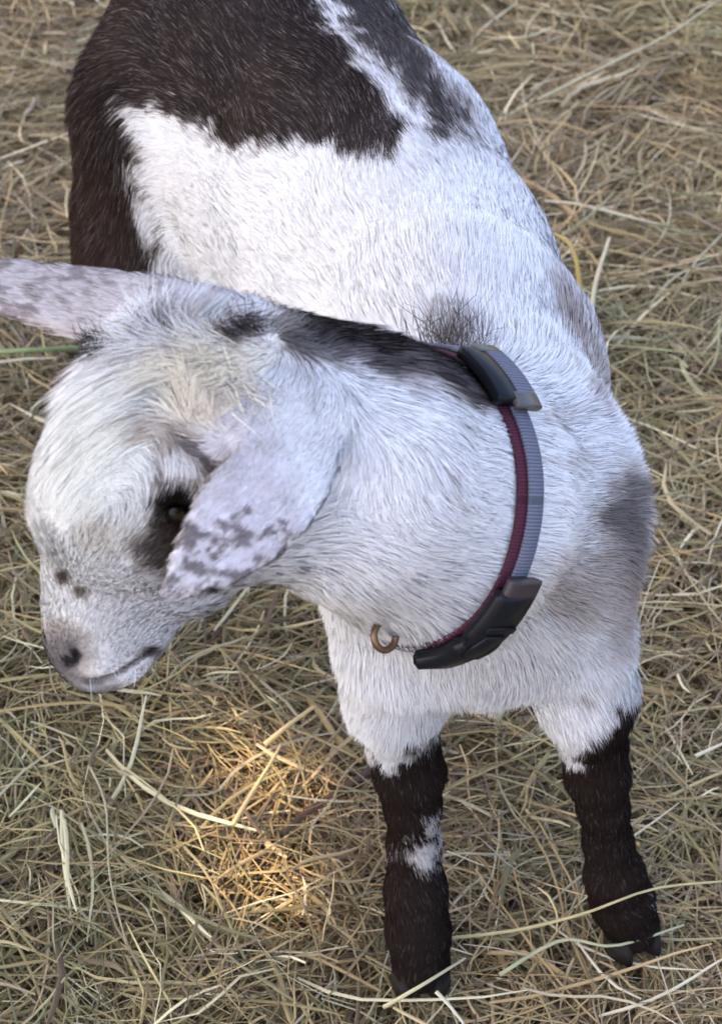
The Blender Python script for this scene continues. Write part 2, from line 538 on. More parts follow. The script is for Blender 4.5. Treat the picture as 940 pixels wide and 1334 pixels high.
    blob(120, 610, 75, 120, 0, (.83, .86, .78), .7, hd, .8)
    blob(300, 530, 70, 30, -20, (.66, .56, .46), .6, hn, .8)
    blob(308, 428, 30, 15, -15, (.10, .08, .075), .9, hn, .5)
    blob(368, 420, 22, 16, -10, (.40, .37, .36), .6, hn, .5)
    blob(270, 400, 38, 7, -12, (.24, .20, .18), .4, hn, .5)
    blob(124, 452, 19, 22, 0, (.04, .035, .04), .95, hd, .4)
    blob(190, 570, 34, 10, 30, (.22, .20, .19), .75, hd, .6)
    blob(245, 585, 52, 15, 42, (.10, .08, .075), .9, hn, .5)
    blob(283, 622, 30, 20, 50, (.07, .055, .05), .9, hn, .5)
    blob(330, 548, 30, 10, -30, (.36, .30, .26), .4, hn, .7)
    blob(185, 552, 26, 9, -10, (.36, .33, .30), .35, hd, .7)
    blob(207, 618, 10, 26, -8, (.10, .085, .085), .85, hd, .5)
    blob(232, 670, 40, 40, 0, (.014, .010, .009), 1, hd, .3)
    blob(212, 716, 50, 36, 28, (.040, .026, .021), .96, hd, .4)
    blob(245, 735, 30, 26, 0, (.07, .05, .045), .8, hd, .5)
    blob(130, 700, 18, 34, -20, (.33, .30, .24), .45, hd, .8)
    blob(82, 752, 9, 11, -10, (.07, .055, .05), .95, hd, .5, x + jit, y)
    blob(105, 771, 11, 8, 25, (.07, .055, .05), .95, hd, .5, x + jit, y)
    blob(120, 845, 70, 60, 0, (.72, .70, .67), .5, hd, .7, x, y)
    blob(84, 852, 34, 32, 20, (.085, .08, .085), .92, hd, .65, x, y)
    blob(66, 838, 22, 30, 20, (.18, .17, .18), .7, hd, .7, x, y)
    blob(197, 848, 15, 8, 0, (.08, .07, .075), .9, hd, .5, x, y)
    # nose leather and lips, on the head itself
    q = (P - HO) @ np.stack([HF, HU, HL], 1) * 100
    nose = sstep(9.6, 10.6, q[:, 0]) * sstep(-2.4, -1.6, q[:, 1]) * hd
    col[:] = col * (1 - .75 * nose[:, None]) + V(.09, .085, .09) * .75 * nose[:, None]
    for sd_, mp in zip((1, -1), mouth_pts):
        dmin = np.full(len(P), 1.0)
        for a_, b_ in zip(mp[:-1], mp[1:]):
            ab = b_ - a_
            t = np.clip(((P - a_) @ ab) / (ab @ ab), 0, 1)
            dmin = np.minimum(dmin, np.linalg.norm(P - a_ - t[:, None] * ab, axis=1))
        wgt = (1 - sstep(.0016, .0034, dmin)) * .8 * hd
        col[:] = col * (1 - wgt[:, None]) + V(.06, .055, .06) * wgt[:, None]
        for c_ in NOSE:
            ab = c_[1] - c_[0]
            t = np.clip(((P - c_[0]) @ ab) / (ab @ ab), 0, 1)
            dn = np.linalg.norm(P - c_[0] - t[:, None] * ab, axis=1)
            wgt = (1 - sstep(.0022, .0038, dn)) * .95
            col[:] = col * (1 - wgt[:, None]) + V(.012, .01, .011) * wgt[:, None]
    # ears: lavender white, speckled towards the tip
    sp = vnoise(P, .0020, 71) * .45 + vnoise(P, .0042, 72) * .55 + jit * .035
    ms = (1 - sstep(.55, 1.25, np.sqrt(((x - 292) / 92)**2 + ((y - 730) / 62)**2))) * ea
    eg = sstep(330, 410, x - (y - 600) * .4)[:, None]
    col[:] = np.where((ea > 0)[:, None], (V(.64, .62, .65) * (1 - eg) + V(.84, .83, .84) * eg) * (.88 + .24 * vnoise(P, .006, 81))[:, None], col)
    wgt = sstep(.44, .60, sp + (ms - 1) * .14) * (ms > .02) * .78
    col[:] = col * (1 - wgt[:, None]) + V(.085, .062, .060) * wgt[:, None]
    col[:] = np.where((eb > 0)[:, None], V(.62, .60, .63), col)
    ms = np.clip(sstep(190, 20, x) * .9 + .1 * sstep(420, 350, y), 0, 1) * eb
    wgt = sstep(.50, .64, sp + (ms - 1) * .12 + .06 * sstep(390, 350, y)) * (ms > .02) * .6
    col[:] = col * (1 - wgt[:, None]) + V(.11, .095, .11) * wgt[:, None]
    mid_tone = 1 - np.abs(np.clip(col.mean(1), 0, .8) / .4 - 1)
    col[:] = col * (1 + mid_tone[:, None] * V(.10, .0, -.08))
    blob(218, 404, 30, 8, -22, (.10, .075, .065), .8, np.maximum(eb, hn), .5)
    return np.clip(col, .008, .9)

def skin_info(P):
    d, D = sd(P, weights=True)
    grp = np.array([p['g'] for p in PR])[D.argmin(0)]
    D = np.maximum(D - D.min(0), 0)
    wt = np.exp(-D / .010)
    wt /= wt.sum(0)
    flow = (wt[:, :, None] * np.array([p['flow'] for p in PR])[:, None, :]).sum(0)
    ln = (wt * np.array([p['ln'] for p in PR])[:, None]).sum(0)
    lift = (wt * np.array([p['lift'] for p in PR])[:, None]).sum(0)
    return grp, flow, ln, lift

# ------------------------------------------------------------------ the goat
goat = bpy.data.objects.new('goat_kid', None)
C.objects.link(goat)
goat.location = (0, 0, 0)
goat['label'] = 'young white and dark brown goat kid with speckled ears standing on hay, head turned'
goat['category'] = 'goat'
gg, _, _, _ = skin_info(GV)
GN = grad(GV)
gc = coat(GV, gg, GN)
body = mesh_np('body', GV, GQ, M_SKIN, goat, True, {'col': np.c_[gc, np.ones(len(gc))]})

# roots over the skin
A = GV[GQ[:, 0]]; Bq = GV[GQ[:, 1]]; Cq = GV[GQ[:, 2]]; Dq = GV[GQ[:, 3]]
ar = .5 * np.linalg.norm(np.cross(Cq - A, Dq - Bq), axis=1)
cen = (A + Bq + Cq + Dq) / 4
qg = gg[GQ[:, 0]]
wdens = np.ones(len(ar))
wdens[qg == 'head'] = 2.0
wdens[np.isin(qg, ['ear_a', 'ear_b'])] = 2.0
wdens[np.isin(qg, ['front_leg_a', 'front_leg_b'])] = 1.9
wdens[np.isin(qg, ['hind_leg_a', 'hind_leg_b'])] = .9
nf = np.cross(Cq - A, Dq - Bq); nf = nrows(nf)
facing = ((CAM - cen) * nf).sum(1) > -.15
wdens = np.where(facing, wdens, wdens * .22)      # the far side carries a thinner coat of hairs
NH = 510000
pr = ar * wdens; pr /= pr.sum()
qi = rng.choice(len(ar), NH, p=pr)
r1, r2 = rng.random((2, NH, 1))
P0 = (A[qi] * (1 - r1) + Bq[qi] * r1) * (1 - r2) + (Dq[qi] * (1 - r1) + Cq[qi] * r1) * r2
N0 = nrows((GN[GQ[qi]]).mean(1))
grp, flow, ln, lift = skin_info(P0)

def tangent(f, n):
    t = f - n * (f * n).sum(1, keepdims=True)
    return nrows(t)
# whorls and waves in the lie of the coat
nz = np.stack([vnoise(P0, .035, s_) for s_ in (11, 12, 13)], 1) - .5
nz2 = np.stack([vnoise(P0, .010, s_) for s_ in (14, 15, 16)], 1) - .5
x0, y0 = pix(P0)
wave = np.ones(NH); wave[np.isin(grp, ['ear_a', 'ear_b'])] = .35
wave[grp == 'head'] = .9
# the hair parts on the poll: before the part it sweeps forward and down over the brow in a long forelock
swp = (1 - sstep(195, 265, x0 + (y0 - 520) * .35)) * (1 - sstep(630, 715, y0)) * sstep(425, 490, y0) * np.isin(grp, ['head', 'neck']) * (((P0 - HO) @ HU) > -.004)
flow = nrows(flow) * (1 - swp[:, None]) + cdir(-.80, .58, .12) * swp[:, None] * 1.3
ln = np.where(swp > 0, np.maximum(ln, ln * (1 - swp) + (.008 + .010 * sstep(55, 130, x0)) * swp), ln); lift = lift * (1 - swp) + .26 * swp
T = tangent(nrows(flow) + nz * .9 * wave[:, None] + nz2 * .35 * wave[:, None] + rng.normal(0, .07, (NH, 3)), N0)
# the head: crown tuft swirls back and up, forelock falls over the brow
q = (P0 - HO) @ np.stack([HF, HU, HL], 1) * 100
crown = np.exp(-(((q[:, 0] + 4.2) / 2.2)**2 + ((q[:, 2] - .2) / 3.0)**2)) * np.isin(grp, ['head', 'neck']) * (q[:, 1] > 1)
ln = ln * (1 + 1.0 * crown); lift = lift + .45 * crown
eyeh = np.exp(-(((q[:, 0] - eh[0]) / 1.1)**2 + ((q[:, 1] - eh[1]) / 1.1)**2 + ((np.abs(q[:, 2]) - eh[2]) / 1.3)**2)) * (grp == 'head')
ln = ln * (1 - .6 * eyeh)
snout = sstep(7.5, 10.0, q[:, 0]) * (grp == 'head')
ln = ln * (1 - .75 * snout)
# withers tuft
tuft = np.exp(-(((x0 - 592) / 36)**2 + ((y0 - 438) / 20)**2)) * (grp == 'torso')
ln = ln * (1 + .4 * tuft); lift = lift + .8 * tuft
ln = ln * rng.uniform(.65, 1.2, NH) * (.8 + .4 * vnoise(P0, .008, 31))
lift = lift * rng.uniform(.75, 1.25, NH) * (.75 + .5 * vnoise(P0, .012, 33))
# each hair takes the coat colour of the place its outer half covers
col0 = coat(P0 + nrows(T + N0 * lift[:, None]) * ln[:, None] * .6, grp, N0)
pale = (col0.mean(1) > .35)
ln = ln * (1 + 1.0 * np.exp(-(((x0 - 226) / 16)**2 + ((y0 - 762) / 14)**2)) * (grp == 'ear_a'))
NCOL = unit(n2 - n1)
# clumping
kn = 16000
ci = rng.choice(NH, kn, replace=False)
kd = KDTree(kn)
for i, c_ in enumerate(ci):
    kd.insert(P0[c_], i)
kd.balance()
near = np.fromiter((ci[kd.find(p)[1]] for p in P0.tolist()), int, NH)
tipdir = nrows(T + N0 * lift[:, None])
TIP = P0 + tipdir * ln[:, None]
clump = np.where(np.isin(grp, ['ear_a', 'ear_b']), .15, np.where(grp == 'head', .2, np.where(grp == 'torso', np.where(pale, .18, .30), .30)))[:, None] * rng.uniform(.3, 1.2, (NH, 1))
okc = (np.linalg.norm(P0[near] - P0, axis=1) < .01)[:, None] & ((N0[near] * N0).sum(1) > .6)[:, None]
TIPc = TIP * (1 - clump) + (P0[near] + tipdir[near] * ln[:, None]) * clump
TIP = np.where(okc, TIPc, TIP)
MID = P0 + (TIP - P0) * .5 + N0 * (ln * lift * .16)[:, None]
# width direction lies across the hair, turned at random about it
hd_ = nrows(TIP - P0)
side = nrows(np.cross(hd_, N0))
ang = rng.normal(0, .6, NH)[:, None]
side = nrows(side * np.cos(ang) + np.cross(hd_, side) * np.sin(ang))
wd = np.where(np.isin(grp, ['head', 'front_leg_a', 'front_leg_b', 'ear_a', 'ear_b']), .00013, .00019) * rng.uniform(.7, 1.4, NH)
wd = wd[:, None]
HV = np.stack([P0 - N0 * .0004 - side * wd, P0 - N0 * .0004 + side * wd, MID - side * wd * .85, MID + side * wd * .85, TIP], 1)
ncol = nrows(N0 + hd_ * .15)
br = np.where(pale, rng.uniform(.95, 1.04, NH), rng.uniform(.85, 1.1, NH))[:, None]
cH = col0 * br
lite = (rng.random(NH) < .03)[:, None] & (~pale)[:, None]
cH = np.where(lite, cH + .06, cH)

COATS = {'torso': 'body_coat', 'neck': 'neck_coat', 'head': 'head_coat', 'ear_a': 'ear_coat', 'ear_b': 'ear_coat',
         'front_leg_a': 'leg_coat', 'front_leg_b': 'leg_coat', 'hind_leg_a': 'leg_coat', 'hind_leg_b': 'leg_coat'}
LAB = {'ear_a': 'drooping ear nearest the camera, brown speckles on its tip', 'ear_b': 'far ear stretched out sideways, speckled',
       'front_leg_a': 'front leg with a white band above the fetlock'}
for g, nm in COATS.items():
    sel = np.where(grp == g)[0]
    if len(sel) == 0:
        continue
    Vv = HV[sel].reshape(-1, 3)
    n = len(sel)
    base = np.arange(n)[:, None] * 5
    Q = base + np.array([[0, 1, 3, 2]])
    Tt = base + np.array([[2, 3, 4]])
    cols = np.repeat(np.c_[cH[sel], np.ones(n)], 5, 0)
    nn = np.repeat(ncol[sel], 5, 0)
    o = mesh_np(nm, Vv, [Q, Tt], M_FUR, goat, False, {'col': cols, 'skin_n': nn})
    if g in LAB:
        o['label'] = LAB[g]

# long dark guard hairs of the tuft on the withers
def hair_tuft(name, center, n, spread, length, direction, colr, parent, wdt=.00022, fan=.5):
    P = center + rng.normal(0, 1, (n, 3)) * spread
    d = nrows(np.asarray(direction)[None] + rng.normal(0, fan, (n, 3)))
    L = length * rng.uniform(.5, 1.1, n)[:, None]
    sdv = nrows(np.cross(d, rng.normal(0, 1, (n, 3))))
    mid = P + d * L * .5
    tip = mid + nrows(d + rng.normal(0, .25, (n, 3))) * L * .5
    VV = np.stack([P - sdv * wdt, P + sdv * wdt, mid - sdv * wdt * .8, mid + sdv * wdt * .8, tip], 1).reshape(-1, 3)
    b = np.arange(n)[:, None] * 5
    cl = np.repeat(np.asarray(colr)[None] * rng.uniform(.5, 1.6, (n, 1)), 5, 0)
    return mesh_np(name, VV, [b + np.array([[0, 1, 3, 2]]), b + np.array([[2, 3, 4]])], M_FUR, parent, False,
                   {'col': np.c_[cl, np.ones(len(cl))], 'skin_n': np.repeat(nrows(d * .3 + np.array([[0, -.3, 1]])), 5, 0)})

def on_skin(px, py, t0=.80, t1=1.45):
    """first point of the goat seen at a pixel, for fixing small things on it"""
    t = t0
    for _ in range(90):
        p = Wp(px, py, t)
        d = float(sd(p[None])[0])
        if d < .0006:
            return p
        t += max(d * .7, .0004)
        if t > t1:
            break
    return Wp(px, py, 1.1)
def img_dir(dx, dy, dz):
    return unit(dx * rt - dy * upv - dz * fw)
for px_, py_ in ((205, 470), (235, 455), (262, 472), (228, 492), (290, 492), (255, 512), (190, 500), (315, 515), (170, 540)):
    hair_tuft('crown_tuft', on_skin(px_, py_), 230, .0042, .018, img_dir(-.55 + (px_ - 190) / 130, .30, -.45), (.88, .78, .58), goat, .00013, .34)
for px_, py_ in ((128, 452), (136, 466), (124, 470)):
    hair_tuft('dark_ear_tuft', on_skin(px_, py_), 260, .0030, .010, img_dir(-.3, -.2, -.4), (.018, .014, .014), goat, .00018, .4)
for px_, py_ in ((200, 412), (214, 404), (230, 398)):
    hair_tuft('dark_ear_tuft', on_skin(px_, py_), 130, .0022, .009, img_dir(.6, -.2, -.3), (.11, .085, .07), goat, .00014, .4)
for px_, py_ in ((292, 434), (308, 428), (324, 424)):
    hair_tuft('dark_crown_tuft', on_skin(px_, py_), 160, .0026, .011, img_dir(.6, -.1, -.3), (.06, .05, .045), goat, .00014, .35)
pt = on_skin(590, 460)
hair_tuft('withers_tuft', pt, 420, .0075, .027, (0, .25, 1), (.17, .14, .12), goat, .00015, .5)

for k_, (wx, wy) in enumerate(((118, 880), (150, 868), (135, 850), (170, 872))):
    hp = H(*to_head2(wx, wy))
    hair_tuft('whisker', hp, 5, .0015, .017, cdir(.1, .7, .5), (.6, .58, .56), goat, .00009, .45)

def uvball(center, r, nu=24, nv=16, sq=(1, 1, 1)):
    vs_, fs = [], []
    for j in range(nv + 1):
        for i in range(nu):
            th = math.pi * j / nv; ph = 2 * math.pi * i / nu
            vs_.append(np.array(center) + r * np.array([math.sin(th) * math.cos(ph) * sq[0], math.sin(th) * math.sin(ph) * sq[1], math.cos(th) * sq[2]]))
    for j in range(nv):
        for i in range(nu):
            a = j * nu + i; b = j * nu + (i + 1) % nu
            fs.append([a, a + nu, b + nu, b])
    return np.array(vs_), np.array(fs)
for e_ in EYES:
    vv, ff = uvball(e_, .0062)
    mesh_np('eye', vv, ff, M_EYE, goat)

# hooves: two claws each, flat soled
def hoof(pt, toe, half):
    """claw pair at the foot: pt = coronet centre, toe = unit direction on the ground"""
    toe = unit(toe); sidev = np.array([-toe[1], toe[0], 0])
    vs_, fs = [], []
    for s_ in (-1, 1):
        o_ = len(vs_)
        rings = [(.024, 0.0, .9, .70), (.017, .001, 1.0, .85), (.008, .003, 1.08, 1.0), (.0005, .004, 1.1, 1.08)]
        for z, fwd, sw, sl in rings:
            for i in range(14):
                a = 2 * math.pi * i / 14
                cx = math.cos(a); sy = math.sin(a)
                fx = cx * .0125 * sl if cx > 0 else cx * .0105
                wyy = sy * half * .5 * sw * (1 - .45 * max(cx, 0)**1.5)
                c_ = np.array([pt[0], pt[1], 0]) + toe * (fwd + fx + .002) + sidev * (s_ * half * .56 + wyy + s_ * .001 * (1 - z / .026)) + np.array([0, 0, z])
                vs_.append(c_)
        for k in range(3):
            for i in range(14):
                a = o_ + k * 14 + i; b = o_ + k * 14 + (i + 1) % 14
                fs.append([a, b, b + 14, a + 14])
        top = len(vs_); vs_.append(np.mean(vs_[o_:o_ + 14], 0) + np.array([0, 0, .003]))
        bot = len(vs_); vs_.append(np.mean(vs_[o_ + 42:o_ + 56], 0))
        for i in range(14):
            fs.append([top, o_ + (i + 1) % 14, o_ + i, o_ + i])
            fs.append([bot, o_ + 42 + i, o_ + 42 + (i + 1) % 14, o_ + 42 + i])
    quads = np.array([f for f in fs if len(set(f)) == 4]); tris = []
    for f in fs:
        if len(set(f)) == 3:
            t_ = []
            for v in f:
                if v not in t_:
                    t_.append(v)
            tris.append(t_)
    return np.array(vs_), [quads, np.array(tris)]
FEET = []
for Lg, toe, hf in ((legL, (.03, -1, 0), .0140), (legR, (.45, -1, 0), .0140), (hind, (.2, -1, 0), .014), (hind2, (.1, -1, 0), .014)):
    vv, ff = hoof(Lg[-1][0] - unit(toe) * .002, toe, hf)
    mesh_np('hoof', vv, ff, M_HOOF, goat)
    FEET.append(Lg[-1][0])

# ------------------------------------------------------------------ collar (worn: a thing of its own)
collar = bpy.data.objects.new('collar', None)
C.objects.link(collar)
collar['label'] = 'grey lilac and maroon nylon collar with black plastic buckle round the neck of the goat'
collar['category'] = 'collar'
CC = Wp(542, 655, 1.0)
cn = cdir(-.74, -.03, .67)
ce = unit(rt - cn * (rt @ cn))             # right and towards the camera
cu = np.cross(cn, ce)
if cu[2] < 0:
    cu = -cu
def ring_r(a):
    d = math.cos(a) * ce + math.sin(a) * cu
    r = .03
    for _ in range(160):
        if float(sd((CC + d * r)[None])[0]) > 0:
            break
        r += .0008
    return min(r, .080)
NA = 96
angs = [2 * math.pi * i / NA for i in range(NA)]
rr = np.array([ring_r(a) for a in angs])
for _ in range(6):
    rr = (np.roll(rr, 1) + rr * 2 + np.roll(rr, -1)) / 4
def ringp(a, dr, dz):
    i = (a / (2 * math.pi) * NA) % NA
    i0 = int(i) % NA; f_ = i - int(i)
    r = rr[i0] * (1 - f_) + rr[(i0 + 1) % NA] * f_
    return CC + (math.cos(a) * ce + math.sin(a) * cu) * (r + dr) + cn * dz
def band(name, a0, a1, dr0, dr1, z0, z1, m, parent, n=110, lean=0.0, taper=None, bevel=.0007, uvk=10.0):
    """strip of rectangular section with softened edges round the neck between two angles"""
    vs_, fs = [], []
    closed = abs((a1 - a0) - 2 * math.pi) < 1e-6
    cnt = n if closed else n + 1
    sec = 8
    for i in range(cnt):
        a = a0 + (a1 - a0) * i / n
        k = 1.0 if taper is None else taper(i / n)
        zc = (z0 + z1) / 2; hz = (z1 - z0) / 2 * k
        rc = (dr0 + dr1) / 2; hr = (dr1 - dr0) / 2
        b_ = min(bevel, hr * .6)
        for (u_, v_) in ((-hz, -hr + b_), (-hz + b_, -hr), (hz - b_, -hr), (hz, -hr + b_), (hz, hr - b_), (hz - b_, hr), (-hz + b_, hr), (-hz, hr - b_)):
            vs_.append(ringp(a, rc + v_ + lean * u_, zc + u_))
    for i in range(n):
        j = (i + 1) % cnt
        for k in range(sec):
            fs.append([i * sec + k, i * sec + (k + 1) % sec, j * sec + (k + 1) % sec, j * sec + k])
    F_ = [np.array(fs)]
    if not closed:
        F_.append(np.array([list(range(sec))[::-1], [n * sec + k for k in range(sec)]]))
    o = mesh_np(name, np.array(vs_), F_, m, parent)
    uv = o.data.uv_layers.new(name='UVMap')
    li = np.zeros(len(o.data.loops), np.int32)
    o.data.loops.foreach_get('vertex_index', li)
    uu = (li // sec) / n * (a1 - a0) * uvk * .1
    vvv = (li % sec) / sec * .2
    uv.data.foreach_set('uv', np.c_[uu, vvv].astype(np.float32).ravel())
    return o
d2 = 2 * math.pi
band('strap', 0, d2, .0044, .0064, -.0064, .0022, M_STRAP, collar, 128, uvk=40)
band('strap_lining', 0, d2, .0022, .0043, -.0045, .0068, M_MAROON, collar, 128, uvk=40)
def ang_at(px, py):
    best = min(angs, key=lambda a: (pix(ringp(a, .007, 0))[0] - px)**2 + (pix(ringp(a, .007, 0))[1] - py)**2)
    return best
# slider: black frame with a grey bar at each end, the strap running over it
asl = ang_at(640, 502)
s1 = asl - .22; s2 = asl + .22
band('slider_frame', s1, s2, .0060, .0115, -.003, .0130, M_BLACK, collar, 20)
band('strap_loop', s1 + .02, s2 - .02, .0098, .0120, -.0095, .0015, M_STRAP, collar, 16, uvk=40)
for aa in (s1, s2):
    o = band('slider_bar', aa - .045, aa + .045, .0080, .0120, -.0102, .0045, M_GREYP, collar, 8, bevel=.0016)
# side-release buckle low on the throat
ab0 = ang_at(560, 850); ab1 = ang_at(690, 785)
if ab0 > ab1:
    ab0, ab1 = ab1, ab0
mid_ = (ab0 + ab1) / 2


buckle = band('buckle', ab0, ab1, .0050, .0135, -.0105, .0105, M_BLACK, collar, 28,
              taper=lambda t: 1 - .32 * math.sin(math.pi * min(t / .5, 1)) * (t < .5) * .6 - .22 * (abs(t - .5) < .04), bevel=.0028)
band('prong', mid_ - .10, mid_ + .14, .0130, .0150, -.0070, .0075, M_BLACK, buckle, 16, bevel=.0009,
     taper=lambda t: .7 + .3 * math.sin(math.pi * t))
band('prong', mid_ + .17, mid_ + .21, .0130, .0146, -.0080, .0080, M_BLACK, buckle, 6, bevel=.0007)
band('strap_end_bar', ab1 - .02, ab1 + .10, .0078, .0132, -.0100, .0085, mat('brown_grey_plastic', (.035, .028, .030), .35, noise=(120, .2)), collar, 8, bevel=.0018) if math.cos(ab1) > math.cos(ab0) else \
band('strap_end_bar', ab0 - .10, ab0 + .02, .0078, .0132, -.0100, .0085, mat('brown_grey_plastic', (.07, .055, .055), .35, noise=(120, .2)), collar, 8, bevel=.0018)

def tube(pts, rads, m, name, parent=None, sec=10, capped=True, attrs=None):
    pts = np.array(pts, float)
    n = len(pts)
    tg = nrows(np.gradient(pts, axis=0))
    ref = np.array([0, 0, 1.0]) if abs(tg[0][2]) < .9 else np.array([1.0, 0, 0])
    vs_ = []
    nrm = unit(np.cross(tg[0], ref))
    for i in range(n):
        nrm = unit(nrm - tg[i] * (nrm @ tg[i]))
        bn = np.cross(tg[i], nrm)
        for k in range(sec):
            a = 2 * math.pi * k / sec
            vs_.append(pts[i] + (nrm * math.cos(a) + bn * math.sin(a)) * rads[i])
    fs = [[i * sec + k, i * sec + (k + 1) % sec, (i + 1) * sec + (k + 1) % sec, (i + 1) * sec + k] for i in range(n - 1) for k in range(sec)]
    F_ = [np.array(fs)]
    if capped:
        F_.append(np.array([list(range(sec))[::-1], [(n - 1) * sec + k for k in range(sec)]]))
    return mesh_np(name, np.array(vs_), F_, m, parent)
# brass ring hanging from the collar under the throat
rc_t = 1.0
rpts = []
for i in range(26):
    a = R(95) + R(265) * i / 25
    rpts.append(Wp(501 + 14 * math.cos(a), 828 - 19 * math.sin(a), .972 + .004 * math.cos(a)))
tube(rpts, [.0016] * 26, M_BRASS, 'ring', collar)

# ------------------------------------------------------------------ ground and hay
gm = mat('straw_littered_soil', (.15, .12, .07), .95, noise=(60, .5), bump=.004)
def ground_h(x, y):
    P = np.stack([x, y, np.zeros_like(x)], 1)
    hgt = (vnoise(P, .22, 51) - .5) * .030 + (vnoise(P, .07, 52) - .5) * .014
    return hgt
gx = np.concatenate([[-150, -40, -10, -4], np.linspace(-2, 2, 81), [4, 10, 40, 150]])
gy = np.concatenate([[-150, -40, -10, -3], np.linspace(-.6, 3.4, 81), [6, 12, 42, 150]])
XX, YY = np.meshgrid(gx, gy, indexing='ij')
zz = ground_h(XX.ravel(), YY.ravel()) - .045
far = (np.abs(XX.ravel()) > 3) | (YY.ravel() < -2) | (YY.ravel() > 4)
zz = np.where(far, -.045, zz)
ii = np.arange(XX.size).reshape(XX.shape)
gq = np.stack([ii[:-1, :-1], ii[1:, :-1], ii[1:, 1:], ii[:-1, 1:]], -1).reshape(-1, 4)
go = mesh_np('ground', np.c_[XX.ravel(), YY.ravel(), zz], gq, gm)
go['kind'] = 'structure'

PAL = np.array([(.36, .27, .155), (.30, .24, .14), (.23, .20, .115), (.46, .38, .25), (.20, .145, .105), (.62, .57, .46), (.27, .26, .16), (.15, .10, .075), (.40, .31, .17), (.30, .23, .19)])
PW = np.array([.17, .16, .13, .14, .08, .12, .09, .06, .06, .04])
def hay_straws(n, xr, yr, zl, zh, lmin, lmax, wmean, tilt=.22, curl=.35, seg=4):
    cx = rng.uniform(*xr, n); cy = rng.uniform(*yr, n)
    base = ground_h(cx, cy)
    cz = base + rng.uniform(zl, zh, n)
    L = np.exp(rng.uniform(math.log(lmin), math.log(lmax), n))
    wdt = np.clip(rng.lognormal(math.log(wmean), .45, n), .0004, max(.0030, wmean * 1.6))
    # patches of straws lie roughly alike
    cp = np.stack([cx, cy, np.zeros(n)], 1)
    an = rng.uniform(0, 2 * math.pi, n)
    pref = vnoise(cp, .12, 61) * 2 * math.pi * 1.3
    an = np.where(rng.random(n) < .35, pref + rng.normal(0, .35, n), an)
    tl = rng.normal(0, tilt, n)
    d = np.stack([np.cos(an) * np.cos(tl), np.sin(an) * np.cos(tl), np.sin(tl)], 1)
    sidev = np.stack([-np.sin(an), np.cos(an), np.zeros(n)], 1)
    c1 = rng.normal(0, curl, n); c2 = rng.normal(0, curl * .8, n); kk = rng.normal(0, curl * .8, n)
    kp = rng.uniform(-.4, .4, n)
    s_ = np.linspace(-.5, .5, seg + 1)
    pts = []
    for s in s_:
        off = (c1 * s * s + c2 * s**3 * 2 + kk * np.maximum(s - kp, 0))
        lf = (-.5 * rng.random(n) * s * s) * .3
        pts.append(np.stack([cx, cy, cz], 1) + d * (s * L)[:, None] + sidev * (off * L)[:, None] + np.array([0, 0, 1.0]) * (lf * L)[:, None])
    pts = np.stack(pts, 1)                              # n, seg+1, 3
    lowlim = base - .040
    pts[:, :, 2] = np.maximum(pts[:, :, 2], lowlim[:, None])
    # keep straws out of the legs and hooves
    nr = (pts[:, :, 1].mean(1) > .68) & (pts[:, :, 1].mean(1) < 1.42) & (np.abs(pts[:, :, 0].mean(1)) < .3)
    bad = np.zeros(n, bool)
    ix = np.where(nr)[0]
    if len(ix):
        d_ = sd(pts[ix].reshape(-1, 3)).reshape(len(ix), -1).min(1)
        bad[ix[d_ < .002]] = True
    keep = ~bad
    pts = pts[keep]; wdt = wdt[keep]; sidev = sidev[keep]; cp = cp[keep]; n = keep.sum()
    roll = rng.uniform(-1.1, 1.1, n)
    up = np.array([0, 0, 1.0])
    sv = sidev * np.cos(roll)[:, None] + up * np.sin(roll)[:, None]
    nv = -sidev * np.sin(roll)[:, None] + up * np.cos(roll)[:, None]
    prof = np.interp(np.linspace(0, 1, seg + 1), [0, .15, .8, 1], [.75, 1, .85, .3])
    VV = np.empty((n, seg + 1, 3, 3))
    for k in range(seg + 1):
        ww = (wdt * prof[k])[:, None]
        VV[:, k, 0] = pts[:, k] - sv * ww
        VV[:, k, 1] = pts[:, k] + nv * ww * .8
        VV[:, k, 2] = pts[:, k] + sv * ww
    b = (np.arange(n) * (seg + 1) * 3)[:, None, None]
    qd = []
    for k in range(seg):
        for j in (0, 1):
            qd.append([k * 3 + j, k * 3 + j + 1, (k + 1) * 3 + j + 1, (k + 1) * 3 + j])
    Q = (b + np.array(qd)[None]).reshape(-1, 4)
    pi = rng.choice(len(PAL), n, p=PW / PW.sum())
    col = PAL[pi] * np.array([1.02, .925, .775]) * rng.uniform(.58, 1.32, (n, 1))
    gtint = vnoise(cp, .15, 77)[:, None]
    col = col * (1 - .25 * gtint * np.array([.6, .1, .5]))
    # tip-to-butt change of tone
    cc_ = col[:, None, :] * np.linspace(.85, 1.12, seg + 1)[None, :, None]
    cc_ = np.repeat(cc_, 3, 1).reshape(n, (seg + 1) * 3, 3)
    return VV.reshape(-1, 3), Q, cc_.reshape(-1, 3)

